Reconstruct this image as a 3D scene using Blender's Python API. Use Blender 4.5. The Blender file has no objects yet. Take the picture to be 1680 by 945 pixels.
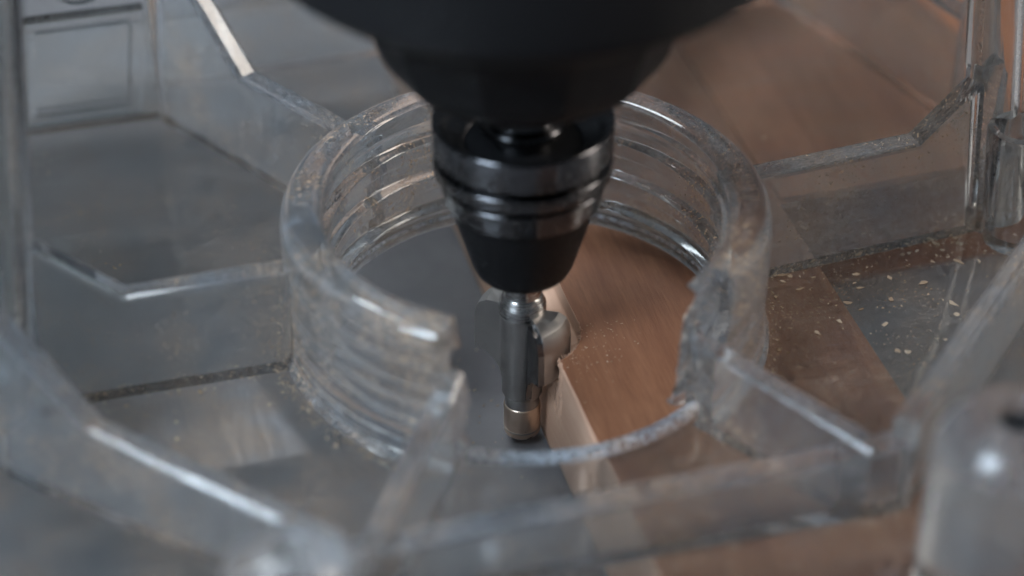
import bpy, bmesh, math, random
import numpy as np
from mathutils import Vector, Matrix, noise as mnoise

random.seed(7)
R = math.radians
MM = 0.001
scene = bpy.context.scene
COL = scene.collection

# ------------------------------------------------------------------ camera
TH = R(36.3)                       # looking down by this much
DIST, FPX = 180.0, 3600.0          # mm to the hole's centre, focal length in 1680-px units
fwd = Vector((0, math.cos(TH), -math.sin(TH))); up = Vector((0, math.sin(TH), math.cos(TH)))
camloc = -DIST * fwd - Vector((22.0 / FPX * DIST, 0, 0)) + up * (72.5 / FPX * DIST)
cam = bpy.data.cameras.new('camera'); camo = bpy.data.objects.new('camera', cam); COL.objects.link(camo)
camo.location = camloc * MM
camo.rotation_euler = (math.pi / 2 - TH, 0, 0)
cam.sensor_width = 36.0
cam.lens = 36.0 * FPX / 1680.0
cam.clip_start = 0.01; cam.clip_end = 50.0
cam.dof.use_dof = True
cam.dof.focus_distance = 0.182
cam.dof.aperture_fstop = 13.5
scene.camera = camo

# ------------------------------------------------------------------ world and lamps
w = bpy.data.worlds.new('World'); scene.world = w; w.use_nodes = True
bg = w.node_tree.nodes['Background']
bg.inputs[0].default_value = (0.74, 0.87, 1.0, 1); bg.inputs[1].default_value = 0.09

def area(name, loc, target, size, size_y, power, color):
    l = bpy.data.lights.new(name, 'AREA'); l.shape = 'RECTANGLE'; l.size = size; l.size_y = size_y
    l.energy = power; l.color = color
    o = bpy.data.objects.new(name, l); COL.objects.link(o); o.location = loc
    o.rotation_euler = (Vector(target) - Vector(loc)).to_track_quat('-Z', 'Y').to_euler()
    return o
area('softbox_lamp', (-0.36, -0.30, 0.50), (0, 0, 0), 0.22, 0.30, 7.6, (0.70, 0.85, 1.0))
area('side_lamp', (0.52, 0.04, 0.36), (0, 0, 0), 0.14, 0.40, 2.9, (1.0, 0.90, 0.80))
area('overhead_lamp', (-0.20, 0.24, 0.60), (0, 0, 0), 0.22, 0.22, 3.4, (0.84, 0.93, 1.0))

scene.view_settings.view_transform = 'Standard'
scene.view_settings.look = 'None'
scene.view_settings.exposure = -0.08
scene.view_settings.gamma = 1.0
scene.view_settings.use_curve_mapping = False
cy = scene.cycles
cy.max_bounces = 13; cy.transmission_bounces = 13; cy.glossy_bounces = 4; cy.diffuse_bounces = 3; cy.transparent_max_bounces = 12
cy.sample_clamp_indirect = 4.0; cy.blur_glossy = 0.6
cy.caustics_refractive = True; cy.caustics_reflective = True
cy.use_denoising = True
cy.use_adaptive_sampling = True; cy.adaptive_threshold = 0.045; cy.adaptive_min_samples = 16

# ------------------------------------------------------------------ materials
def mat(name):
    m = bpy.data.materials.new(name); m.use_nodes = True
    nt = m.node_tree; nt.nodes.clear()
    out = nt.nodes.new('ShaderNodeOutputMaterial')
    return m, nt, out
class N:
    def __init__(s, nt): s.nt = nt
    def __call__(s, t, ins=None, **kw):
        n = s.nt.nodes.new('ShaderNode' + t)
        for k, v in kw.items(): setattr(n, k, v)
        for k, v in (ins or {}).items():
            if isinstance(v, bpy.types.NodeSocket): s.nt.links.new(v, n.inputs[k])
            else: n.inputs[k].default_value = v
        return n
    def math(s, op, a, b=None, c=None, clamp=False):
        n = s('Math', {0: a}, operation=op, use_clamp=clamp)
        for i, v in ((1, b), (2, c)):
            if v is None: continue
            if isinstance(v, bpy.types.NodeSocket): s.nt.links.new(v, n.inputs[i])
            else: n.inputs[i].default_value = v
        return n.outputs[0]
    def ramp(s, fac, stops):
        n = s('ValToRGB', {0: fac}); e = n.color_ramp.elements
        e[0].position, e[0].color = stops[0]; e[1].position, e[1].color = stops[-1]
        for p, c in stops[1:-1]:
            x = e.new(p); x.color = c
        return n
    def mix(s, fac, a, b, blend='MIX'):
        n = s('Mix', data_type='RGBA', blend_type=blend)
        for i, v in ((0, fac), (6, a), (7, b)):
            if isinstance(v, bpy.types.NodeSocket): s.nt.links.new(v, n.inputs[i])
            else: n.inputs[i].default_value = v
        return n.outputs[2]
    def rng(s, v, a, b, c=0.0, d=1.0):
        return s('MapRange', {0: v, 1: a, 2: b, 3: c, 4: d}).outputs[0]
def g(v, a=1): return (v, v, v, a)

def make_acrylic(name, haze=0.10, fleck=0.35, reflection_and_print=False, turned=False, wave=0.03, rough=(0.02, 0.10), thresh=0.655, warm=False):
    m, nt, out = mat(name); n = N(nt)
    co = n('TexCoord').outputs['Object']
    mm = n('VectorMath', {0: co, 1: (1000, 1000, 1000)}, operation='MULTIPLY').outputs[0]
    bn = n('TexNoise', {'Vector': mm, 'Scale': 0.13, 'Detail': 3.0, 'Roughness': 0.62}); big = bn.outputs[0]
    smear = n('TexNoise', {'Vector': n('Mapping', {0: mm, 2: (0.3, 0.2, 0.5), 3: (0.12, 0.9, 0.25)}).outputs[0], 'Scale': 0.8, 'Detail': 2.0, 'Roughness': 0.6}).outputs[0]
    spk = n('TexNoise', {'Vector': mm, 'Scale': 3.4, 'Detail': 1.0, 'Roughness': 0.55}).outputs[0]
    v = n('TexVoronoi', {'Vector': n('Mapping', {0: mm, 2: (0.1, 0.1, 0.4), 3: (0.05, 1.6, 0.3)}).outputs[0], 'Scale': 1.0}, feature='DISTANCE_TO_EDGE').outputs[0]
    scr = n.math('MULTIPLY', n.rng(v, 0.0, 0.012, 1.0, 0.0), n.rng(smear, 0.52, 0.62))
    hz = n.math('MULTIPLY', n.rng(big, 0.34, 0.68, 0.5, 1.5), haze)
    hz = n.math('MULTIPLY', hz, n.rng(smear, 0.3, 0.7, 0.7, 1.35))
    if turned:
        sp = n('SeparateXYZ', {0: mm})
        rad = n.math('SQRT', n.math('ADD', n.math('POWER', sp.outputs[0], 2.0), n.math('POWER', sp.outputs[1], 2.0)))
        ang = n.math('ARCTAN2', sp.outputs[1], sp.outputs[0])
        cyl = n('CombineXYZ', {0: n.math('MULTIPLY', ang, 1.1), 1: n.math('MULTIPLY', rad, 1.7), 2: n.math('MULTIPLY', sp.outputs[2], 1.7)}).outputs[0]
        trn = n('TexNoise', {'Vector': cyl, 'Scale': 1.0, 'Detail': 4.0, 'Roughness': 0.65}).outputs[0]
        hz = n.math('MULTIPLY', hz, n.rng(trn, 0.32, 0.70, 0.35, 2.1))
    flk = n.math('MULTIPLY', n.rng(spk, thresh, thresh + 0.045), n.rng(big, 0.42, 0.62, 0.0, 1.0))
    flk = n.math('MULTIPLY', flk, fleck)
    grit = n('TexNoise', {'Vector': mm, 'Scale': 1.9, 'Detail': 3.0, 'Roughness': 0.75}).outputs[0]
    hz = n.math('MULTIPLY', hz, n.rng(grit, 0.36, 0.66, 0.45, 2.0))
    fac = n.math('ADD', hz, n.math('MULTIPLY', scr, 0.30))
    rough = n.rng(smear, 0.3, 0.75, *rough)
    wav = n('VectorMath', {0: n('VectorMath', {0: bn.outputs[1], 1: (0.5, 0.5, 0.5)}, operation='SUBTRACT').outputs[0], 3: wave}, operation='SCALE').outputs[0]
    nrm = n('VectorMath', {0: n('VectorMath', {0: n('NewGeometry').outputs['Normal'], 1: wav}, operation='ADD').outputs[0]}, operation='NORMALIZE').outputs[0]
    if reflection_and_print:
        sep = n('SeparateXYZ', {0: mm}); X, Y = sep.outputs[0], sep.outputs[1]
        # reflection in front of the left rib, painted as a streaked pale patch
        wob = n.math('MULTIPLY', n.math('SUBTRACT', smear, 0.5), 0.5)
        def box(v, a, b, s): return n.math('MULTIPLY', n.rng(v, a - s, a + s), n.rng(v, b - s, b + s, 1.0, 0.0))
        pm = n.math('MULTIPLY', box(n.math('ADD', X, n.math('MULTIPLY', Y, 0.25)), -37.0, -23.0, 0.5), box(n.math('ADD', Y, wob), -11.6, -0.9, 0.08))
        reflstreak = n('TexNoise', {'Vector': n('Mapping', {0: mm, 2: (0, 0, 0.12), 3: (3.0, 0.14, 1)}).outputs[0], 'Scale': 1.0, 'Detail': 5.0, 'Roughness': 0.7}).outputs[0]
        pm = n.math('MULTIPLY', pm, n.rng(reflstreak, 0.3, 0.7, 0.03, 0.30))
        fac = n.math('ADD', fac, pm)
        # fingerprint by the collar
        fx = n.math('SUBTRACT', X, -22.0); fy = n.math('SUBTRACT', Y, 15.8)
        fr = n.math('SQRT', n.math('ADD', n.math('POWER', n.math('MULTIPLY', fx, 0.25), 2.0), n.math('POWER', n.math('MULTIPLY', fy, 0.36), 2.0)))
        fm = n.rng(fr, 0.75, 1.0, 1.0, 0.0)
        rid = n('TexWave', {'Vector': n('Mapping', {0: mm, 1: (22, -15.8, 0), 3: (1.0, 0.7, 1.0)}).outputs[0], 'Scale': 1.7, 'Distortion': 3.0, 'Detail': 1.0, 'Detail Scale': 0.5}, wave_type='BANDS', bands_direction='DIAGONAL').outputs[1]
        fac = n.math('ADD', fac, n.math('MULTIPLY', n.math('MULTIPLY', fm, n.rng(rid, 0.3, 0.8)), 0.09))
    fac = n.math('MINIMUM', fac, 0.85)
    glass = n('BsdfPrincipled', {'Base Color': (0.955, 0.985, 0.985, 1), 'Roughness': rough, 'IOR': 1.49, 'Transmission Weight': 1.0, 'Normal': nrm})
    dcol = n.mix(n.rng(big, 0.30 if warm else 0.42, 0.52 if warm else 0.66), (0.52, 0.58, 0.66, 1), (0.60, 0.48, 0.40, 1))
    dif = n('BsdfDiffuse', {'Color': dcol}); tr = n('BsdfTranslucent', {'Color': dcol})
    dust = n('MixShader', {0: 0.4, 1: dif.outputs[0], 2: tr.outputs[0]})
    saw = n('BsdfDiffuse', {'Color': (0.52, 0.36, 0.23, 1)})
    s1 = n('MixShader', {0: fac, 1: glass.outputs[0], 2: dust.outputs[0]})
    s2 = n('MixShader', {0: flk, 1: s1.outputs[0], 2: saw.outputs[0]})
    nt.links.new(s2.outputs[0], out.inputs[0])
    return m
M_FLOOR = make_acrylic('scuffed_plastic_with_reflection', 0.042, 0.6, True, wave=0.007, warm=True)
M_RIB = make_acrylic('clear_plastic', 0.085, 0.5, wave=0.005)
M_RAIL = make_acrylic('hazy_clear_plastic', 0.12, 0.6, wave=0.005)
M_BOSS = make_acrylic('frosted_clear_plastic', 0.10, 0.2, rough=(0.18, 0.30))
M_COLLAR = make_acrylic('dusty_clear_plastic', 0.085, 0.9, turned=True, wave=0.008, thresh=0.625)
M_POST = make_acrylic('clean_clear_plastic', 0.022, 0.15)
M_BEAD = make_acrylic('rough_cut_plastic', 0.45, 0.15, wave=0.04, rough=(0.08, 0.2))
M_CUT = make_acrylic('fractured_plastic', 0.10, 0.2, wave=0.03, rough=(0.03, 0.12))
M_WORN = make_acrylic('worn_clear_plastic', 0.085, 0.8, wave=0.006, rough=(0.08, 0.20))

def make_wood(name, base, dark, pale):
    m, nt, out = mat(name); n = N(nt)
    co = n('TexCoord').outputs['Object']
    mm = n('VectorMath', {0: co, 1: (1000, 1000, 1000)}, operation='MULTIPLY').outputs[0]
    warp = n('TexNoise', {'Vector': n('Mapping', {0: mm, 3: (0.05, 0.02, 0.05)}).outputs[0], 'Scale': 1.0, 'Detail': 3.0})
    wv = n('VectorMath', {0: mm, 1: n('VectorMath', {0: warp.outputs[1], 3: 6.0}, operation='SCALE').outputs[0]}, operation='ADD').outputs[0]
    grain = n('TexNoise', {'Vector': n('Mapping', {0: wv, 3: (0.55, 0.018, 0.55)}).outputs[0], 'Scale': 1.0, 'Detail': 6.0, 'Roughness': 0.65}).outputs[0]
    pore = n('TexNoise', {'Vector': n('Mapping', {0: mm, 3: (5.0, 0.35, 5.0)}).outputs[0], 'Scale': 1.0, 'Detail': 4.0, 'Roughness': 0.75}).outputs[0]
    blot = n('TexNoise', {'Vector': mm, 'Scale': 0.12, 'Detail': 3.0}).outputs[0]
    c = n.ramp(grain, [(0.28, dark), (0.5, base), (0.74, pale)]).outputs[0]
    c = n.mix(n.rng(pore, 0.42, 0.68, 0.0, 0.65), c, dark)
    c = n.mix(n.rng(blot, 0.4, 0.65, 0.0, 0.45), c, dark)
    b = n('Bump', {'Strength': 0.35, 'Distance': 0.00012, 'Height': pore})
    p = n('BsdfPrincipled', {'Base Color': c, 'Roughness': 0.55, 'Specular IOR Level': 0.35, 'Normal': b.outputs[0]})
    nt.links.new(p.outputs[0], out.inputs[0])
    return m
M_WOOD = make_wood('planed_wood', (0.222, 0.094, 0.047, 1), (0.144, 0.054, 0.027, 1), (0.282, 0.132, 0.070, 1))
M_WOOD_B = make_wood('reddish_wood', (0.285, 0.112, 0.052, 1), (0.19, 0.07, 0.032, 1), (0.35, 0.152, 0.078, 1))
M_WOOD_EDGE = make_wood('fresh_cut_wood', (0.50, 0.31, 0.215, 1), (0.45, 0.26, 0.175, 1), (0.56, 0.37, 0.27, 1))

def make_plain(name, col, rough, metallic=0.0, bump=0.0, bscale=600.0, spec=0.5, var=0.15, stretch=(1, 1, 1), aniso=0.0):
    m, nt, out = mat(name); n = N(nt)
    co = n('TexCoord').outputs['Object']
    t = n('TexNoise', {'Vector': n('Mapping', {0: co, 3: stretch}).outputs[0], 'Scale': bscale, 'Detail': 4.0, 'Roughness': 0.6}).outputs[0]
    t2 = n('TexNoise', {'Vector': co, 'Scale': 140.0, 'Detail': 4.0}).outputs[0]
    lo = tuple(c * (1 - var) for c in col[:3]) + (1,); hi = tuple(min(1, c * (1 + var)) for c in col[:3]) + (1,)
    c = n.ramp(t2, [(0.3, lo), (0.7, hi)]).outputs[0]
    b = n('Bump', {'Strength': bump, 'Distance': 0.0001, 'Height': t})
    p = n('BsdfPrincipled', {'Base Color': c, 'Metallic': metallic, 'Roughness': n.rng(t, 0.25, 0.75, rough * 0.8, min(1, rough * 1.25)), 'Specular IOR Level': spec, 'Anisotropic': aniso, 'Anisotropic Rotation': 0.25, 'Normal': b.outputs[0]})
    if aniso: nt.links.new(n('Tangent', direction_type='RADIAL', axis='Z').outputs[0], p.inputs['Tangent'])
    nt.links.new(p.outputs[0], out.inputs[0])
    return m
M_TABLE = make_plain('grey_table', (0.113, 0.107, 0.112), 0.55, 0.0, 0.15, 900.0)
M_BLACK = make_plain('black_moulded_plastic', (0.009, 0.009, 0.010), 0.5, 0.0, 0.25, 2600.0, 0.22)
M_CHUCK = make_plain('blackened_steel', (0.13, 0.13, 0.137), 0.24, 1.0, 0.02, 1500.0, 0.5, aniso=0.85)
M_STEEL = make_plain('ground_steel', (0.50, 0.49, 0.48), 0.25, 1.0, 0.10, 800.0, 0.5, 0.08, (1, 1, 12), aniso=0.7)
M_DULL = make_plain('dull_steel', (0.40, 0.375, 0.355), 0.42, 1.0, 0.2, 1600.0, 0.5, 0.15)
M_BRONZE = make_plain('bronze_steel', (0.72, 0.56, 0.44), 0.30, 1.0, 0.0, 700.0, 0.5, 0.08)
M_CARBIDE = make_plain('carbide', (0.20, 0.20, 0.21), 0.20, 1.0, 0.15, 1200.0)

def make_dust():
    m, nt, out = mat('sawdust_flakes'); n = N(nt)
    rnd = n('NewGeometry').outputs['Random Per Island']
    c = n.ramp(rnd, [(0.0, (0.26, 0.18, 0.12, 1)), (0.5, (0.38, 0.29, 0.21, 1)), (1.0, (0.48, 0.39, 0.30, 1))]).outputs[0]
    d = n('BsdfDiffuse', {'Color': c}); t = n('BsdfTranslucent', {'Color': c})
    s = n('MixShader', {0: 0.3, 1: d.outputs[0], 2: t.outputs[0]})
    nt.links.new(s.outputs[0], out.inputs[0])
    return m
M_DUST = make_dust()

# ------------------------------------------------------------------ helpers
def link(name, me, material=None, parent=None):
    o = bpy.data.objects.new(name, me); COL.objects.link(o)
    if material: me.materials.clear(); me.materials.append(material)
    if parent: o.parent = parent
    return o
def tag(o, label=None, cat=None, group=None, kind=None):
    for k, v in (('label', label), ('category', cat), ('group', group), ('kind', kind)):
        if v: o[k] = v
    return o
def empty(name, loc=(0, 0, 0), rz=0.0):
    o = bpy.data.objects.new(name, None); COL.objects.link(o); o.location = loc; o.rotation_euler = (0, 0, rz)
    o.empty_display_size = 0.01
    return o
def to_mesh(bm, name, smooth=None, scale=MM):
    if scale != 1: bmesh.ops.scale(bm, vec=(scale,) * 3, verts=bm.verts)
    me = bpy.data.meshes.new(name); bm.to_mesh(me); bm.free()
    if smooth is not None:
        me.shade_smooth(); me.set_sharp_from_angle(angle=R(smooth))
    return me
def lathe(profile, seg=96, facets=None):
    """closed solid of revolution about z from (r, z) points, mm"""
    bm = bmesh.new(); rings = []
    for r, z in profile:
        if r < 1e-6: rings.append([bm.verts.new((0, 0, z))])
        else:
            ring = []
            for i in range(seg):
                a = 2 * math.pi * i / seg
                k = 1.0
                if facets: 
                    h = math.pi / facets
                    k = math.cos(h) / math.cos(((a + h) % (2 * h)) - h)
                ring.append(bm.verts.new((r * k * math.cos(a), r * k * math.sin(a), z)))
            rings.append(ring)
    for A, B in zip(rings, rings[1:]):
        for i in range(seg):
            j = (i + 1) % seg
            if len(A) == 1 and len(B) == 1: continue
            if len(A) == 1: bm.faces.new((A[0], B[j], B[i]))
            elif len(B) == 1: bm.faces.new((A[i], A[j], B[0]))
            else: bm.faces.new((A[i], A[j], B[j], B[i]))
    for ring, fl in ((rings[0], True), (rings[-1], False)):
        if len(ring) > 1: bm.faces.new(ring[::-1] if fl else ring)
    bmesh.ops.recalc_face_normals(bm, faces=bm.faces)
    return bm
def chamfer(profile, d=0.08):
    """rounds the corners of an (r, z) profile by splitting each into two points"""
    out = [profile[0]]
    for a, b, c in zip(profile, profile[1:], profile[2:]):
        for q in (a, c):
            L = math.hypot(q[0] - b[0], q[1] - b[1])
            k = min(d / L, 0.45) if L > 0 else 0
            out.append((b[0] + (q[0] - b[0]) * k, b[1] + (q[1] - b[1]) * k))
    out.append(profile[-1]); return out

YAW = R(15.0)
# ------------------------------------------------------------------ table
TABLE_Z = -11.1
bm = bmesh.new()
vs = [bm.verts.new(p) for p in ((-600, -500, TABLE_Z), (600, -500, TABLE_Z), (600, 900, TABLE_Z), (-600, 900, TABLE_Z))]
bm.faces.new(vs); 
g_ = bmesh.ops.extrude_face_region(bm, geom=list(bm.faces))
for e in g_['geom']:
    if isinstance(e, bmesh.types.BMVert): e.co.z -= 30
bmesh.ops.recalc_face_normals(bm, faces=bm.faces)
tag(link('table_top', to_mesh(bm, 'table_top'), M_TABLE), 'plain dark grey table top under the wood and the plastic base', 'table', kind='structure')

# ------------------------------------------------------------------ wooden board with its routed edge
BT, BB = -0.06, -11.08         # top and bottom of the board
BX0, BX1 = 1.62, 26.4
def cut_r(z):                   # radius of the round-over cutter at height z
    if z > -2.2: return 4.6
    if z > -5.9:
        t = (-2.2 - z) / 3.7
        return 4.6 - 2.75 * (1 - math.sqrt(max(0, 1 - t * t))) if False else 1.85 + 2.75 * (1 - math.sqrt(max(0, 1 - (1 - t) ** 2)))
    return 1.0
def edge_x(y, z):
    r = cut_r(z)
    if y > 0: x = r
    elif -r < y: x = math.sqrt(r * r - y * y)
    else: x = 0
    return max(BX0, x)
ys = [-75, -55, -40, -30, -22, -16, -12, -9, -7]
ys += list(np.arange(-5.6, 1.0, 0.12)) + [1.5, 3, 5, 8, 12, 18, 26, 36, 50, 70, 95, 130]
zs = [BT, -0.4, -1.0, -1.7, -2.1, -2.5, -2.8, -3.1, -3.5, -3.9, -4.4, -4.9, -5.4, -5.85, -6.0, -7.0, -8.0, -9.2, -10.4, BB]
bm = bmesh.new(); grid = []
for y in ys:
    row = []
    for k, z in enumerate(zs):
        x = edge_x(y, z)
        tear = 0.0
        if -5.5 < y < 0.3 and z > -6:
            tear = mnoise.noise(Vector((y * 2.6, z * 2.0, 3.1))) * 0.22 + mnoise.noise(Vector((y * 7.0, z * 6.0, 8.1))) * 0.12
        soft = 0.10 if (k == 0 and x <= BX0 + 1e-6) else 0.0
        row.append(bm.verts.new((x + tear + soft + mnoise.noise(Vector((y * 0.4, z * 0.8, 0))) * 0.05, y, z)))
    grid.append(row)
edge_faces = []
for a, b in zip(grid, grid[1:]):
    for k in range(len(zs) - 1):
        edge_faces.append(bm.faces.new((a[k], a[k + 1], b[k + 1], b[k])))
top_e = [bm.verts.new((BX1, y, BT)) for y in ys]; bot_e = [bm.verts.new((BX1, y, BB)) for y in ys]
for i in range(len(ys) - 1):
    bm.faces.new((grid[i][0], grid[i + 1][0], top_e[i + 1], top_e[i]))
    bm.faces.new((top_e[i], top_e[i + 1], bot_e[i + 1], bot_e[i]))
    bm.faces.new((bot_e[i], bot_e[i + 1], grid[i + 1][-1], grid[i][-1]))
for i in (0, -1):
    f = [v for v in grid[i]] + [bot_e[i], top_e[i]]
    bm.faces.new(f if i else f[::-1])
bmesh.ops.recalc_face_normals(bm, faces=bm.faces)
for f in bm.faces: f.material_index = 0
for f in edge_faces: f.material_index = 1
for f in edge_faces:
    f.smooth = True
me = to_mesh(bm, 'wooden_board')
me.materials.append(M_WOOD); me.materials.append(M_WOOD_EDGE)
board = link('wooden_board', me); board.rotation_euler = (0, 0, YAW)
tag(board, 'orange brown wooden board under the clear base with a freshly cut edge', 'board')
# the wider offcut that lies against it at the back
bm = bmesh.new()
pts = [(BX1 + 0.15, 13.0), (72, 14.2), (72, 130), (BX1 + 0.15, 130)]
lo = [bm.verts.new((x, y, BB)) for x, y in pts]; hi = [bm.verts.new((x, y, BT)) for x, y in pts]
fs = [bm.faces.new(lo[::-1])]; bm.faces.new(hi)
for i in range(4): fs.append(bm.faces.new((lo[i], lo[(i + 1) % 4], hi[(i + 1) % 4], hi[i])))
bmesh.ops.bevel(bm, geom=[e for e in bm.edges if all(v.co.z > BT - 0.01 for v in e.verts)], offset=0.25, segments=2, affect='EDGES')
off = link('wooden_offcut', to_mesh(bm, 'wooden_offcut'), M_WOOD_B); off.rotation_euler = (0, 0, YAW)
tag(off, 'brown wooden offcut lying behind, against the long edge of the board', 'board')
# torn fibres along the cut, a part of the board
bm = bmesh.new()
rs = random.Random(3)
for i in range(120):
    t = rs.uniform(0, 1); a = R(-88 + 82 * t)
    rr = 4.6 + rs.uniform(-0.15, 0.1)
    x, y = rr * math.cos(a), rr * math.sin(a)
    if x < BX0: x = BX0
    L = rs.uniform(0.15, 0.55); wd = rs.uniform(0.03, 0.09)
    d = Vector((-math.cos(a) + rs.uniform(-.6, .6), -math.sin(a) + rs.uniform(-.6, .6), rs.uniform(-0.5, 0.7))).normalized()
    s = d.cross(Vector((0, 0, 1))).normalized() * wd
    p = Vector((x + 0.05, y, BT + rs.uniform(-0.5, 0.02)))
    q = p + d * L
    a1 = [bm.verts.new(p + s), bm.verts.new(p - s), bm.verts.new(p + Vector((0, 0, -wd))), bm.verts.new(q)]
    bm.faces.new((a1[0], a1[1], a1[3])); bm.faces.new((a1[1], a1[2], a1[3])); bm.faces.new((a1[2], a1[0], a1[3]))
fib = link('torn_fibres', to_mesh(bm, 'torn_fibres'), M_WOOD_EDGE, board); fib['kind'] = 'stuff'

# ------------------------------------------------------------------ clear base: solids united, then split into parts
solids = []     # (part name, bmesh, material, smooth)
def prism(pts, z0, z1, bev=0.0, seg=3):
    bm = bmesh.new()
    lo = [bm.verts.new((x, y, z0)) for x, y in pts]; hi = [bm.verts.new((x, y, z1)) for x, y in pts]
    bm.faces.new(lo[::-1]); bm.faces.new(hi)
    k = len(pts)
    for i in range(k): bm.faces.new((lo[i], lo[(i + 1) % k], hi[(i + 1) % k], hi[i]))
    bmesh.ops.recalc_face_normals(bm, faces=bm.faces)
    if bev:
        ed = [e for e in bm.edges if all(v.co.z > z1 - 1e-4 for v in e.verts)]
        bmesh.ops.bevel(bm, geom=ed, offset=bev, segments=seg, profile=0.5, affect='EDGES')
    return bm
def wall(p, q, z1, t=1.7, z0=-0.5, bev=0.45, top_z2=None):
    """straight wall from p to q on the plate"""
    p, q = Vector(p), Vector(q); d = (q - p).normalized(); nrm = Vector((-d.y, d.x)) * t / 2
    pts = [p + nrm, p - nrm, q - nrm, q + nrm]
    bm = prism([(v.x, v.y) for v in pts], z0, z1)
    if top_z2 is not None:
        for v in bm.verts:
            if v.co.z > z1 - 1e-4 and (Vector(v.co[:2]) - q).length < t: v.co.z = top_z2
    if bev:
        ed = [e for e in bm.edges if all(v.co.z > 0.2 for v in e.verts) and abs((e.verts[0].co - e.verts[1].co).normalized().dot(Vector((d.x, d.y, 0)))) > 0.5]
        bmesh.ops.bevel(bm, geom=ed, offset=bev, segments=3, profile=0.5, affect='EDGES')
    return bm
def rib(az, prof_top, r0, r1, t=2.2, z0=-0.5, bev=0.5, inner=None):
    """radial rib: outline in (r, z), given thickness; inner = list of (r, z) for a broken inner end"""
    a = R(az); d = Vector((math.cos(a), math.sin(a), 0)); nv = Vector((-math.sin(a), math.cos(a), 0))
    pts = [(r0, z0), (r1, z0)] + prof_top[::-1] + (inner or [])
    bm = bmesh.new()
    A = [bm.verts.new(d * r + nv * t / 2 + Vector((0, 0, z))) for r, z in pts]
    B = [bm.verts.new(d * r - nv * t / 2 + Vector((0, 0, z))) for r, z in pts]
    bm.faces.new(A); bm.faces.new(B[::-1]); k = len(pts)
    for i in range(k): bm.faces.new((A[i], B[i], B[(i + 1) % k], A[(i + 1) % k]))
    bmesh.ops.recalc_face_normals(bm, faces=bm.faces)
    tops = set()
    n_top = len(prof_top)
    for i in range(2, 2 + n_top - 1):
        for L in (A, B): tops.add(frozenset((L[i], L[i + 1])))
    ed = [e for e in bm.edges if frozenset(e.verts) in tops]
    bmesh.ops.bevel(bm, geom=ed, offset=bev, segments=3, profile=0.5, affect='EDGES')
    return bm
def tube(x, y, r, z0, z1, dome=0.0, hole=0.0, depth=0.0, seg=48, taper=0.0):
    prof = [(0, z0), (r + taper, z0)]
    if dome:
        for k in range(9):
            a = k / 8 * math.pi / 2
            prof.append((r - dome + dome * math.cos(a), z1 - dome + dome * math.sin(a)))
    else: prof += [(r, z1 - 0.4), (r - 0.12, z1 - 0.12), (r - 0.4, z1)]
    if hole: prof += [(hole + 0.2, z1), (hole, z1 - 0.2), (hole, z1 - depth), (0, z1 - depth)]
    else: prof.append((0, z1))
    bm = lathe(prof, seg); bmesh.ops.translate(bm, vec=(x, y, 0), verts=bm.verts); return bm

# base plate with its round hole
PT = 1.0; RH = 16.4; UPB = 1.0
outer = [(-34, -50), (34, -50), (54, -30), (58, 10), (54, 44), (42, 60), (-42, 60), (-54, 44), (-58, 10), (-54, -30)]
plate = prism(outer, -PT, 0.0)
# the collar: threaded ring, broken away at the front between two ribs
RIMZ = 12.5
def thr(z, a):
    # coarse stepped thread: wide flats, steep flanks, a slow rise round the ring
    ph = ((z - 1.0 * a / (2 * math.pi) + 1.6) / 3.5) % 1.0
    if ph < 0.42: t = 0.0
    elif ph < 0.54: t = (ph - 0.42) / 0.12
    elif ph < 0.86: t = 1.0
    else: t = 1 - (ph - 0.86) / 0.14
    t = t * t * (3 - 2 * t)
    fade = min(1, max(0, (11.2 - z) / 0.6)) * min(1, max(0, (z - 0.8) / 0.7))
    return 0.8 * t * fade
inz = list(np.linspace(11.7, 0.35, 64))
def section(a):
    s = [(19.85, -0.5), (19.85, 0.0), (19.6, 0.45), (19.35, 1.2), (19.3, 4.0), (19.35, 8.0), (19.35, 10.9), (19.25, 11.5), (19.0, 12.0), (18.6, 12.33), (18.1, RIMZ),
         (16.9, RIMZ), (16.45, 12.4), (16.15, 12.15), (16.05, 11.9)]
    s += [(16.45 - 0.4 * min(1, max(0, (z - 9.5) / 1.0)) - thr(z, a), z) for z in inz]
    s += [(17.4, 0.15), (17.5, 0.0), (17.5, -0.5)]
    return s
def interp(z, tab):
    return float(np.interp(z, [t[0] for t in tab], [t[1] for t in tab]))
endR = [(-1, -52.5), (0.1, -53), (0.5, -58.5), (1.1, -61.8), (2.6, -62.2), (3.3, -60.5), (3.8, -57.0), (4.6, -55.0), (5.1, -56.0), (5.7, -60.6), (6.7, -60.2), (7.2, -55.4), (8.0, -53.6), (8.6, -57.4), (9.6, -57.6), (10.1, -53.0), (11.3, -52.0), (12.5, -48.8)]
endL = [(-1, 235.6), (0.4, 234.2), (1.1, 238.2), (2.4, 239.0), (3.0, 236.0), (4.2, 235.0), (4.6, 238.2), (6.2, 238.6), (6.7, 234.0), (8.4, 233.4), (8.9, 236.4), (10.2, 236.8), (10.8, 234.0), (11.6, 233.6), (12.5, 236.2)]
bm = bmesh.new(); NA = 240; rings = []
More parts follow.
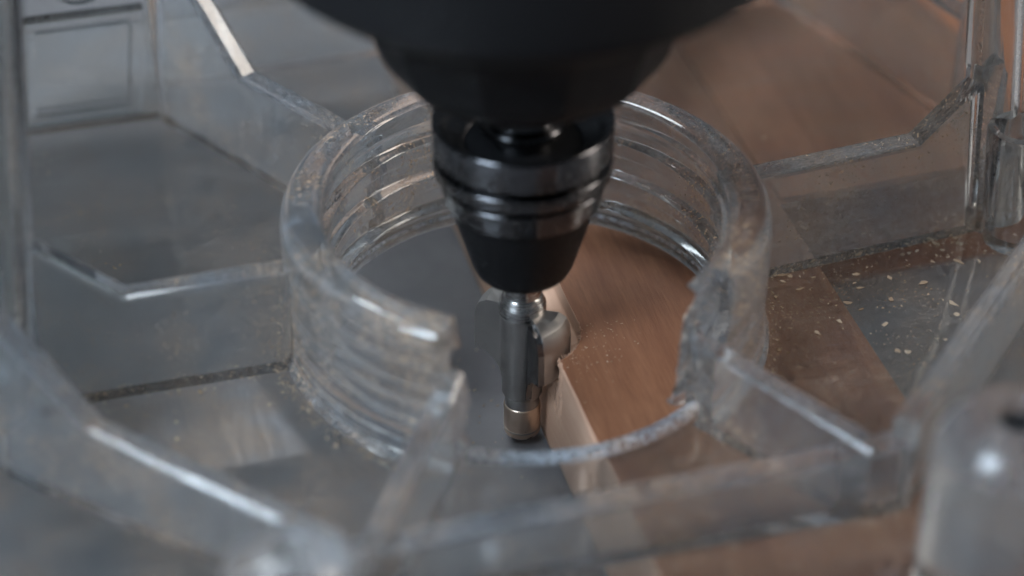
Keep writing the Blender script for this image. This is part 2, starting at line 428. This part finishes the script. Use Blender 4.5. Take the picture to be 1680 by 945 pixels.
for i in range(NA + 1):
    t = i / NA; ring = []
    a_mid = R(-52 + (235.4 + 52) * t)
    for r, z in section(a_mid):
        aR, aL = interp(z, endR), interp(z, endL)
        e = (1 - min(1, t / 0.045)), (1 - min(1, (1 - t) / 0.045))       # only the ends are ragged
        base = -52 + (235.4 + 52) * t
        a = base + e[0] * (aR + 52 + mnoise.noise(Vector((r * 0.7, z * 0.7, 1))) * 1.2) + e[1] * (aL - 235.4 + mnoise.noise(Vector((r * 0.7, z * 0.7, 5))) * 1.4)
        wob = 0.0
        ring.append(bm.verts.new(((r + wob) * math.cos(R(a)), (r + wob) * math.sin(R(a)), z)))
    rings.append(ring)
for A, B in zip(rings, rings[1:]):
    k = len(A)
    for i in range(k): bm.faces.new((A[i], B[i], B[(i + 1) % k], A[(i + 1) % k]))
for ring, fl in ((rings[0], 0), (rings[-1], 1)):
    # cap: strip between the outer and the inner side of the section
    f = bm.faces.new(ring if fl else ring[::-1]); f.material_index = 1
bmesh.ops.triangulate(bm, faces=[f for f in bm.faces if len(f.verts) > 4])
bmesh.ops.recalc_face_normals(bm, faces=bm.faces)
bm.normal_update()
from mathutils.kdtree import KDTree
ckd = KDTree(len(bm.verts)); cnrm = []
for i, v in enumerate(bm.verts):
    nn = Vector((0, 0, 0))
    for f in v.link_faces:
        if f.material_index == 0: nn += f.normal * f.calc_area()
    ckd.insert(v.co, i); cnrm.append(nn.normalized())
ckd.balance()
solids.append(('threaded_collar', bm, M_COLLAR, 40))

bead = []
for k in range(11):
    a_ = math.pi * k / 10
    bead.append((17.15 + 0.72 * math.cos(a_), 0.05 + 0.62 * math.sin(a_)))
bead = [(17.87, -0.5)] + bead + [(16.43, -0.5)]
bm = bmesh.new(); rr_ = []
for i in range(200):
    a_ = 2 * math.pi * i / 200
    dz = 0.06 * mnoise.noise(Vector((math.cos(a_) * 4, math.sin(a_) * 4, 0)))
    rr_.append([bm.verts.new((r * math.cos(a_), r * math.sin(a_), z + (dz if z > 0.1 else 0))) for r, z in bead])
for i in range(200):
    A, B = rr_[i], rr_[(i + 1) % 200]
    for j in range(len(bead)): bm.faces.new((A[j], B[j], B[(j + 1) % len(bead)], A[(j + 1) % len(bead)]))
bmesh.ops.recalc_face_normals(bm, faces=bm.faces)
solids.append(('hole_bead', bm, M_BEAD, 40))
RT = 10.4
jag = lambda rs, r, z1: [(r + rs.uniform(-0.7, 0.8), z1 * k / 7 + rs.uniform(-.3, .3)) for k in range(6, 0, -1)][::-1]
solids.append(('rib', rib(180.2, [(18.2, 9.5), (31.6, 9.3), (38.5, 15.6)], 18.2, 38.5), M_RIB, None))
solids.append(('rib', rib(5.0, [(18.2, RT), (34.4, RT), (41.5, 17.0)], 18.2, 41.5), M_RIB, None))
solids.append(('rib', rib(121.0, [(18.2, 9.6), (33.7, 9.6), (46.0, 22.0)], 18.2, 46.0), M_RIB, None))
solids.append(('rib', rib(61.0, [(18.2, RT), (33.7, RT), (52.0, 20.0)], 18.2, 52.0), M_RIB, None))
rs = random.Random(5)
solids.append(('rib', rib(-57.5, [(18.6, 7.6), (34.0, 6.4)], 18.0, 34.0, t=2.0, inner=jag(rs, 18.0, 7.6)[::-1]), M_WORN, None))
rs = random.Random(9)
solids.append(('rib', rib(-123.2, [(17.9, 8.6), (20.5, 7.6), (34.0, 6.2)], 17.4, 34.0, t=2.0, inner=jag(rs, 17.4, 8.2)[::-1]), M_WORN, None))
FW = -28.0
def wall_profile(p, q, tops, t=2.0, bev=0.45):
    # wall from p to q whose top edge follows (distance, z) points
    p, q = Vector((*p, 0)), Vector((*q, 0)); d = (q - p).normalized(); L = (q - p).length
    a = math.degrees(math.atan2(d.y, d.x))
    bm = rib(a, tops, 0.0, L, t=t, bev=bev)
    bmesh.ops.translate(bm, vec=p, verts=bm.verts); return bm
solids.append(('wall', wall((-21.5, FW), (20.8, FW), 5.0, 2.4, top_z2=6.0), M_RAIL, None))
solids.append(('wall', wall_profile((-21.0, FW - 0.3), (-42.0, -7.4), [(0, 6.6), (20.5, 8.0), (29.3, 15.5)], 2.0), M_WORN, None))
solids.append(('wall', wall_profile((20.6, FW - 0.2), (42.5, -6.5), [(0, 8.0), (30.8, 7.2)], 2.0), M_WORN, None))
solids.append(('wall', wall((-43.2, -7.0), (-40.2, 39.2), 18.0, 1.9), M_RIB, None))
solids.append(('wall', wall((-24.5, 46.2), (40.0, 46.2), 14.0, 1.8), M_RIB, None))
solids.append(('wall', wall((40.0, 46.2), (47.2, 20.0), 11.0, 2.4), M_RIB, None))
solids.append(('wall', wall((47.2, 20.0), (43.5, 6.0), 14.0, 1.8), M_RIB, None))
# back panel with a framed window and a round boss above it
solids.append(('panel', prism([(-41.5, 39.3), (-23.4, 39.3), (-23.4, 41.0), (-40.5, 41.0)], -0.5, 34.0, 0.4), M_POST, None))
def bar(x0, x1, z0, z1, y0=37.9, y1=39.9):
    b_ = prism([(x0, y0), (x1, y0), (x1, y1), (x0, y1)], z0, z1)
    bmesh.ops.bevel(b_, geom=[e for e in b_.edges if all(v.co.y < y0 + 1e-3 for v in e.verts)], offset=0.35, segments=3, profile=0.5, affect='EDGES')
    return b_
solids.append(('frame_bar', bar(-37.2, -26.4, 11.0, 12.3), M_POST, None))
solids.append(('frame_bar', bar(-37.2, -26.4, 1.4, 2.7), M_POST, None))
solids.append(('frame_bar', bar(-37.2, -36.0, 2.5, 11.2), M_POST, None))
solids.append(('frame_bar', bar(-27.6, -26.4, 2.5, 11.2), M_POST, None))
bs = tube(0, 0, 3.6, 0, 3.4); bmesh.ops.rotate(bs, cent=(0, 0, 0), matrix=Matrix.Rotation(R(90), 3, 'X'), verts=bs.verts); bmesh.ops.translate(bs, vec=(-32.0, 40.2, 17.6), verts=bs.verts)
solids.append(('round_boss', bs, M_POST, 40))
solids.append(('post', tube(43.4, 4.2, 2.5, -0.5, 48.0, taper=0.4, hole=1.4, depth=40.0), M_POST, 40))
SOCK = (44.2, 0.8)
solids.append(('post_socket', tube(SOCK[0], SOCK[1], 3.0, -0.5, 11.5, hole=2.1, depth=10.5), M_POST, 40))
solids.append(('post', tube(-42.2, 0.0, 2.5, -0.5, 48.0, taper=0.4, hole=1.5, depth=44.0), M_POST, 40))
ROD = (-42.0, 35.5)
solids.append(('post', tube(ROD[0], ROD[1], 3.0, -0.5, 48.0, taper=0.4, hole=2.0, depth=44.0), M_POST, 40))
def lean(bm):                       # moulded draft: tall outer walls lean inwards
    for v in bm.verts:
        if v.co.z > 0: v.co.x -= math.copysign(0.10 * v.co.z, v.co.x)
for i_, s_ in enumerate(solids):
    if s_[0] in ('panel', 'frame_bar', 'round_boss', 'post', 'post_socket') or i_ == 11: lean(s_[1])
BOSS = [(22.6, -39.6, 5.4, 17.0, 3.6, 1.7), (-25.5, -36.5, 4.4, 14.2, 3.0, 1.1)]
for bx, by, br, bz, bd, bh in BOSS:
    solids.append(('boss', tube(bx, by, br, -0.5, bz, dome=bd, hole=bh, depth=5.0), M_BOSS, 40))

def temp(bm, idx):
    me = bpy.data.meshes.new('tmp'); bm.to_mesh(me); bm.free()
    m = bpy.data.materials.new('part_%d' % idx); me.materials.append(m)
    if idx == 1: me.materials.append(bpy.data.materials.new('part_51'))
    o = bpy.data.objects.new('tmp', me); COL.objects.link(o); return o
tmp = [temp(plate, 0)]
for i, s in enumerate(solids): tmp.append(temp(s[1], i + 1))
def cut_tool(bm, i):
    o = temp(bm, i); o.data.materials.clear(); return o
hole_tool = temp(lathe([(0, -5), (RH + 0.25, -5), (RH + 0.25, -PT), (RH, -PT + 0.25), (RH, -0.7), (RH, 0.02), (0, 0.02)], 160), 50)
md = tmp[0].modifiers.new('hole', 'BOOLEAN'); md.operation = 'DIFFERENCE'; md.object = hole_tool; md.solver = 'MANIFOLD'; md.material_mode = 'TRANSFER'
for i, o in enumerate(tmp[1:]):
    md = tmp[0].modifiers.new('u%d' % i, 'BOOLEAN'); md.operation = 'UNION'; md.object = o; md.solver = 'MANIFOLD'
    md.material_mode = 'TRANSFER'
dg = bpy.context.evaluated_depsgraph_get(); dg.update()
ev = tmp[0].evaluated_get(dg)
whole = bpy.data.meshes.new_from_object(ev, depsgraph=dg)
slot_part = []
for m_ in whole.materials: slot_part.append(int(m_.name.split('_')[1].split('.')[0]) if m_ else 0)
print('UNION', len(whole.vertices), len(whole.polygons), slot_part)
wbm = bmesh.new(); wbm.from_mesh(whole)
bmesh.ops.remove_doubles(wbm, verts=wbm.verts, dist=1e-4)
print('boundary edges', sum(1 for e in wbm.edges if not e.is_manifold))

base = empty('clear_router_base', (0, 0, UPB * MM), YAW)
tag(base, 'clear plastic router base with a broken threaded collar and radiating ribs', 'router base')
def split_part(idx):
    b = bmesh.new(); vm = {}
    for f in wbm.faces:
        if slot_part[f.material_index] != idx: continue
        vs = []
        for v in f.verts:
            if v.index not in vm: vm[v.index] = b.verts.new(v.co)
            vs.append(vm[v.index])
        try: b.faces.new(vs)
        except ValueError: pass
    return b
wbm.verts.index_update()
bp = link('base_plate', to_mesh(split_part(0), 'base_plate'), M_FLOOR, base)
link('hole_rim', to_mesh(split_part(50), 'hole_rim', 40), M_CUT, bp)
for i, (nm, _, mt, sm) in enumerate(solids):
    b = split_part(i + 1)
    if len(b.faces) == 0: print('EMPTY', nm, i); continue
    o = link(nm, to_mesh(b, nm, sm), mt, base)
    if nm == 'threaded_collar':
        o['label'] = 'broken threaded collar with ragged ends'
        o.data.shade_smooth()
        for e_ in o.data.edges: e_.use_edge_sharp = False
        o.data.normals_split_custom_set_from_vertices([cnrm[ckd.find(v.co / MM)[1]] for v in o.data.vertices])
        link('broken_edge', to_mesh(split_part(51), 'broken_edge'), M_CUT, o)
wbm.free()
for o in tmp + [hole_tool]:
    bpy.data.objects.remove(o)
for m_ in list(bpy.data.materials):
    if m_.name.startswith('part_'): bpy.data.materials.remove(m_)

for nm, mt, sx, sy, sr, z0, z1 in (('shadeplug', M_BLACK, BOSS[0][0], BOSS[0][1], 1.3, BOSS[0][3] - 2.4, BOSS[0][3] - 0.6), ('depth_rod', M_BLACK, *ROD, 1.9, 4.1, 60.0)):  # first: black plug added inside the boss to make its hole look dark
    b_ = lathe(chamfer([(0, z0), (sr * 0.8, z0), (sr * 0.8, z1 - 1.2), (sr, z1 - 1.0), (sr, z1 - 0.2), (sr * 0.8, z1), (sr * 0.45, z1), (sr * 0.45, z1 - 0.5), (0, z1 - 0.5)], 0.1), 40)
    bmesh.ops.translate(b_, vec=(sx, sy, 0), verts=b_.verts)
    if abs(sx) > 35: lean(b_)
    link(nm, to_mesh(b_, nm, 40), mt, base)
# ------------------------------------------------------------------ rotary tool: housing, nose, spindle, chuck
AX = (-0.25 * MM, 0, 0)
tool = empty('rotary_tool', AX); tag(tool, 'black rotary tool with a ringed keyless chuck pointing down', 'rotary tool')
link('motor_housing', to_mesh(lathe(chamfer([(0, 35.6), (17.2, 35.6), (18.6, 36.1), (19.4, 37.4), (19.6, 60), (24, 90), (24, 150), (21, 156), (0, 156)], 0.6), 128), 'motor_housing', 35), M_BLACK, tool)
link('nose', to_mesh(lathe(chamfer([(0, 22.9), (5.2, 22.9), (6.0, 23.3), (10.0, 26.0), (10.9, 27.4), (11.5, 29.6), (12.6, 32.2), (14.2, 34.4), (15.2, 35.8), (0, 35.8)], 0.5), 120, facets=12), 'nose', 25), M_BLACK, tool)
link('spindle', to_mesh(lathe(chamfer([(0, 18.6), (2.4, 18.6), (2.4, 19.7), (3.3, 19.9), (3.3, 20.6), (2.5, 20.8), (2.5, 23.2), (0, 23.2)], 0.12), 64), 'spindle', 40), M_CHUCK, tool)
chuck = link('chuck', to_mesh(lathe(chamfer([(0, 6.5), (1.75, 6.5), (1.75, 6.3), (3.1, 6.35), (3.75, 6.65), (4.1, 7.4), (5.85, 13.3), (6.05, 13.75), (6.05, 18.7), (0, 18.7)], 0.12), 128), 'chuck', 40), M_BLACK, tool)
link('ring', to_mesh(lathe(chamfer([(5.9, 13.5), (6.15, 13.55), (6.66, 15.75), (5.9, 15.75)], 0.04), 128), 'ring', 30), M_CHUCK, chuck)
link('ring', to_mesh(lathe(chamfer([(5.9, 16.2), (6.75, 16.2), (7.0, 16.35), (7.0, 17.45), (6.5, 17.6), (5.9, 17.6)], 0.04), 128), 'ring', 30), M_CHUCK, chuck)
link('ring', to_mesh(lathe(chamfer([(5.9, 18.1), (6.8, 18.1), (7.05, 18.2), (7.05, 20.6), (6.95, 20.75), (6.7, 20.75), (5.9, 19.7), (4.6, 18.9), (4.4, 18.5), (5.9, 18.4)], 0.04), 128), 'ring', 30), M_CHUCK, chuck)

# ------------------------------------------------------------------ router bit
bit = empty('router_bit', AX); tag(bit, 'steel round-over router bit with a bronze pilot bearing held in the chuck', 'router bit')
link('shank', to_mesh(lathe(chamfer([(0, 3.0), (1.55, 3.0), (1.55, 6.46), (0, 6.46)], 0.08), 64), 'shank', 40), M_STEEL, bit)
link('neck', to_mesh(lathe(chamfer([(0, 2.2), (1.95, 2.2), (1.95, 3.2), (1.72, 3.6), (1.6, 4.1), (0, 4.1)], 0.1), 64), 'neck', 40), M_STEEL, bit)
body_prof = [(0, -6.2), (1.55, -6.2)]
for k in range(26):
    z = -6.0 + k * 0.32
    body_prof += [(1.7 if z < -3.5 else 1.85, z), (1.67 if z < -3.5 else 1.82, z + 0.16)]
body_prof += [(1.6, 2.3), (0, 2.3)]
link('body', to_mesh(lathe(body_prof, 64), 'body', 25), M_DULL, bit)
for s in (0, 1):
    # one cutting wing: profile in (r, z), swept over a short, relieved arc
    prof = [(1.0, 2.6), (3.4, 2.7), (4.15, 2.35), (4.5, 1.7), (4.6, 0.8), (4.6, -2.2)]
    for k in range(1, 13):
        z = -2.2 - 3.7 * k / 12
        prof.append((max(1.85, cut_r(z)), z))
    prof.append((1.0, -5.9))
    bm = bmesh.new(); secs = []
    angs = [0, 10, 22, 36, 52]
    for k, dv in enumerate(angs):
        a = R(-68 + 180 * s + dv); kk = 1 - 0.035 * k
        secs.append([bm.verts.new(((1.0 + (r - 1.0) * kk) * math.cos(a), (1.0 + (r - 1.0) * kk) * math.sin(a), z)) for r, z in prof])
    L = len(prof)
    for A, B in zip(secs, secs[1:]):
        for i in range(L): bm.faces.new((A[i], A[(i + 1) % L], B[(i + 1) % L], B[i]))
    bm.faces.new(secs[0][::-1]); bm.faces.new(secs[-1])
    bmesh.ops.recalc_face_normals(bm, faces=bm.faces)
    wg = link('cutting_wing', to_mesh(bm, 'cutting_wing', 30), M_DULL, bit)
    # carbide tip brazed on its leading face
    bm = bmesh.new(); a = R(-68 + 180 * s); d = Vector((math.cos(a), math.sin(a), 0)); nv = Vector((math.sin(a), -math.cos(a), 0))
    tip = [(2.3, 2.35), (3.9, 2.3), (4.3, 1.9), (4.62, 0.8), (4.62, -2.2)] + [(max(1.87, cut_r(-2.2 - 3.7 * k / 8)) + 0.02, -2.2 - 3.7 * k / 8) for k in range(1, 8)] + [(1.95, -5.6)]
    A = [bm.verts.new(d * r + Vector((0, 0, z)) + nv * 0.5) for r, z in tip]; B = [bm.verts.new(d * r + Vector((0, 0, z)) - nv * 0.02) for r, z in tip]
    bm.faces.new(A); bm.faces.new(B[::-1])
    for i in range(len(tip)): bm.faces.new((A[i], B[i], B[(i + 1) % len(tip)], A[(i + 1) % len(tip)]))
    bmesh.ops.recalc_face_normals(bm, faces=bm.faces)
    link('carbide_tip', to_mesh(bm, 'carbide_tip'), M_CARBIDE, wg)
link('pilot_neck', to_mesh(lathe(chamfer([(0, -7.6), (1.45, -7.6), (1.45, -6.3), (1.2, -6.1), (0, -6.1)], 0.08), 64), 'pilot_neck', 40), M_DULL, bit)
be = link('pilot_bearing', to_mesh(lathe(chamfer([(0, -10.45), (1.3, -10.45), (1.56, -10.2), (1.56, -7.4), (1.45, -7.22), (0, -7.22)], 0.1), 64), 'pilot_bearing', 40), M_BRONZE, bit)
link('groove_ring', to_mesh(lathe([(1.4, -9.75), (1.585, -9.75), (1.585, -9.62), (1.4, -9.62)], 64), 'groove_ring', 40), M_DULL, be)

# ------------------------------------------------------------------ sawdust and shavings
def flake(bm, c, s, rs, curl=0.16):
    """a thin irregular chip with thickness, lying a little tilted"""
    a = rs.uniform(0, 6.28); k = rs.randint(5, 7); st = rs.uniform(1.0, 2.6); t = 0.03 + 0.03 * s
    d = Vector((math.cos(a), math.sin(a), 0)); e = Vector((-math.sin(a), math.cos(a), 0))
    tx, ty = rs.uniform(-curl, curl), rs.uniform(-curl, curl)
    pts = []
    for i in range(k):
        th = 2 * math.pi * (i + rs.uniform(-.3, .3)) / k; r = 0.42 * s * rs.uniform(0.45, 1.25)
        u, v = r * math.cos(th) * st ** 0.5, r * math.sin(th) / st ** 0.5
        pts.append((u, v, tx * u + ty * v + curl * 0.5 * u * u / s))
    lo = min(p[2] for p in pts)
    up_ = [bm.verts.new(c + d * u + e * v + Vector((0, 0, z - lo + t))) for u, v, z in pts]
    dn = [bm.verts.new(c + d * u + e * v + Vector((0, 0, z - lo))) for u, v, z in pts]
    bm.faces.new(up_); bm.faces.new(dn[::-1])
    for i in range(k): bm.faces.new((dn[i], dn[(i + 1) % k], up_[(i + 1) % k], up_[i]))
rs = random.Random(21)
bm = bmesh.new()
def scatter(n, fx, smin, smax):
    for _ in range(n):
        x, y = fx()
        if math.hypot(x, y) < 20.1: continue
        flake(bm, Vector((x, y, UPB + 0.02)), smin + 0.85 * (smax - smin) * rs.random() ** 5, rs)
scatter(110, lambda: (rs.uniform(21, 41), rs.uniform(-12, 3.0)), 0.10, 1.0)
scatter(90, lambda: (rs.gauss(37, 2.2), 2.2 - abs(rs.gauss(0, 2.0))), 0.06, 0.8)
scatter(70, lambda: (rs.gauss(22.5, 1.3), rs.gauss(0.5, 1.6)), 0.06, 0.9)      # right-hand cell
scatter(70, lambda: (rs.uniform(21, 41), 3.0 - abs(rs.gauss(0, 0.8))), 0.12, 0.9)   # along the right rib
scatter(60, lambda: (rs.uniform(-21, -18.5), rs.uniform(-4, 0.4)), 0.10, 0.6)     # left rib root
scatter(40, lambda: (rs.uniform(-38, -20), 0.4 - abs(rs.gauss(0, 0.7))), 0.10, 0.6)
scatter(160, lambda: (rs.uniform(-38, -12), rs.uniform(2, 38)), 0.05, 0.3)
scatter(500, lambda: (rs.uniform(20, 42), rs.uniform(-14, 2.6)), 0.04, 0.25)
scatter(200, lambda: (rs.uniform(-20, 22), rs.uniform(-27, -17)), 0.04, 0.25)
scatter(160, lambda: (rs.uniform(-38, -18), rs.uniform(-22, -1)), 0.04, 0.22)
scatter(120, lambda: (rs.uniform(-40, 34), rs.uniform(-46, -30)), 0.05, 0.3)
scatter(70, lambda: (rs.uniform(4, 40), rs.uniform(10, 44)), 0.10, 0.5)
scatter(70, lambda: (rs.uniform(-20, 20), FW + 1.3 + abs(rs.gauss(0, 1.0))), 0.10, 0.6)
scatter(60, lambda: (rs.uniform(-18, 20), FW - 1.3 - abs(rs.gauss(0, 1.5))), 0.10, 0.7)
scatter(40, lambda: (rs.uniform(-36, -20), rs.uniform(-20, -1)), 0.08, 0.5)
for _ in range(200):                                                             # round the foot of the collar
    a = rs.uniform(-50, 232); r = 20.2 + abs(rs.gauss(0, 0.6))
    flake(bm, Vector((r * math.cos(R(a)), r * math.sin(R(a)), UPB + 0.03)), rs.uniform(0.08, 0.4), rs)
for _ in range(700):
    a = rs.uniform(-50, 234); r = 19.9 + abs(rs.gauss(0, 0.5))
    flake(bm, Vector((r * math.cos(R(a)), r * math.sin(R(a)), UPB + 0.02)), rs.uniform(0.04, 0.2), rs)
for az, sd in ((180.2, 1), (180.2, -1), (5.0, -1), (121.0, -1), (-57.5, 1), (-57.5, -1), (-123.2, 1)):
    for _ in range(36):
        r = rs.uniform(20, 40); o_ = sd * (1.15 + abs(rs.gauss(0, 0.35))); ca, sa = math.cos(R(az)), math.sin(R(az))
        flake(bm, Vector((r * ca - o_ * sa, r * sa + o_ * ca, UPB + 0.02)), rs.uniform(0.04, 0.28), rs)
for _ in range(260):                                                             # on the rim
    a = rs.uniform(-48, 232); r = rs.uniform(17.0, 18.2)
    flake(bm, Vector((r * math.cos(R(a)), r * math.sin(R(a)), UPB + RIMZ + 0.01)), rs.uniform(0.03, 0.13), rs)
for _ in range(120):                                                             # on the board by the cut
    a = rs.uniform(-95, -2); r = 4.85 + abs(rs.gauss(0, 2.2))
    x, y = r * math.cos(R(a)), r * math.sin(R(a))
    if x > 1.9: flake(bm, Vector((x, y, BT + 0.01)), rs.uniform(0.04, 0.2), rs)
for _ in range(60):
    flake(bm, Vector((rs.uniform(-6, 1), rs.uniform(-14, 14), TABLE_Z + 0.02)), rs.uniform(0.08, 0.3), rs)
dust = link('sawdust', to_mesh(bm, 'sawdust'), M_DUST); dust.rotation_euler = (0, 0, YAW)
tag(dust, 'pale sawdust flakes scattered over the clear plastic plate', 'sawdust', kind='stuff')
spots = [(33.5, -3.6, 1.5), (37.6, -1.4, 1.2), (30.0, 2.0, 1.3), (36.8, 2.1, 1.0), (26.3, -4.4, 1.2), (39.0, -5.6, 1.1), (28.2, -8.0, 1.0), (34.8, -6.8, 1.3), (22.6, 0.6, 1.5), (23.2, -1.6, 1.2), (-20.8, -1.0, 1.1), (-27.0, -2.2, 0.9), (-36.5, -0.9, 1.2)]
for i, (x, y, s) in enumerate(spots):
    bm = bmesh.new(); flake(bm, Vector((0, 0, 0)), s, random.Random(40 + i), 0.25)
    o = link('wood_shaving', to_mesh(bm, 'wood_shaving', scale=MM * 0.72), M_DUST)
    c, sn = math.cos(YAW), math.sin(YAW)
    o.location = ((c * x - sn * y) * MM, (sn * x + c * y) * MM, (UPB + 0.06) * MM)
    if x > 0: tag(o, 'pale wood shaving on the clear plate right of the collar', 'wood shaving', 'wood shavings right of the collar')
    else: tag(o, 'pale wood shaving at the foot of the rib left of the collar', 'wood shaving', 'wood shavings left of the collar')
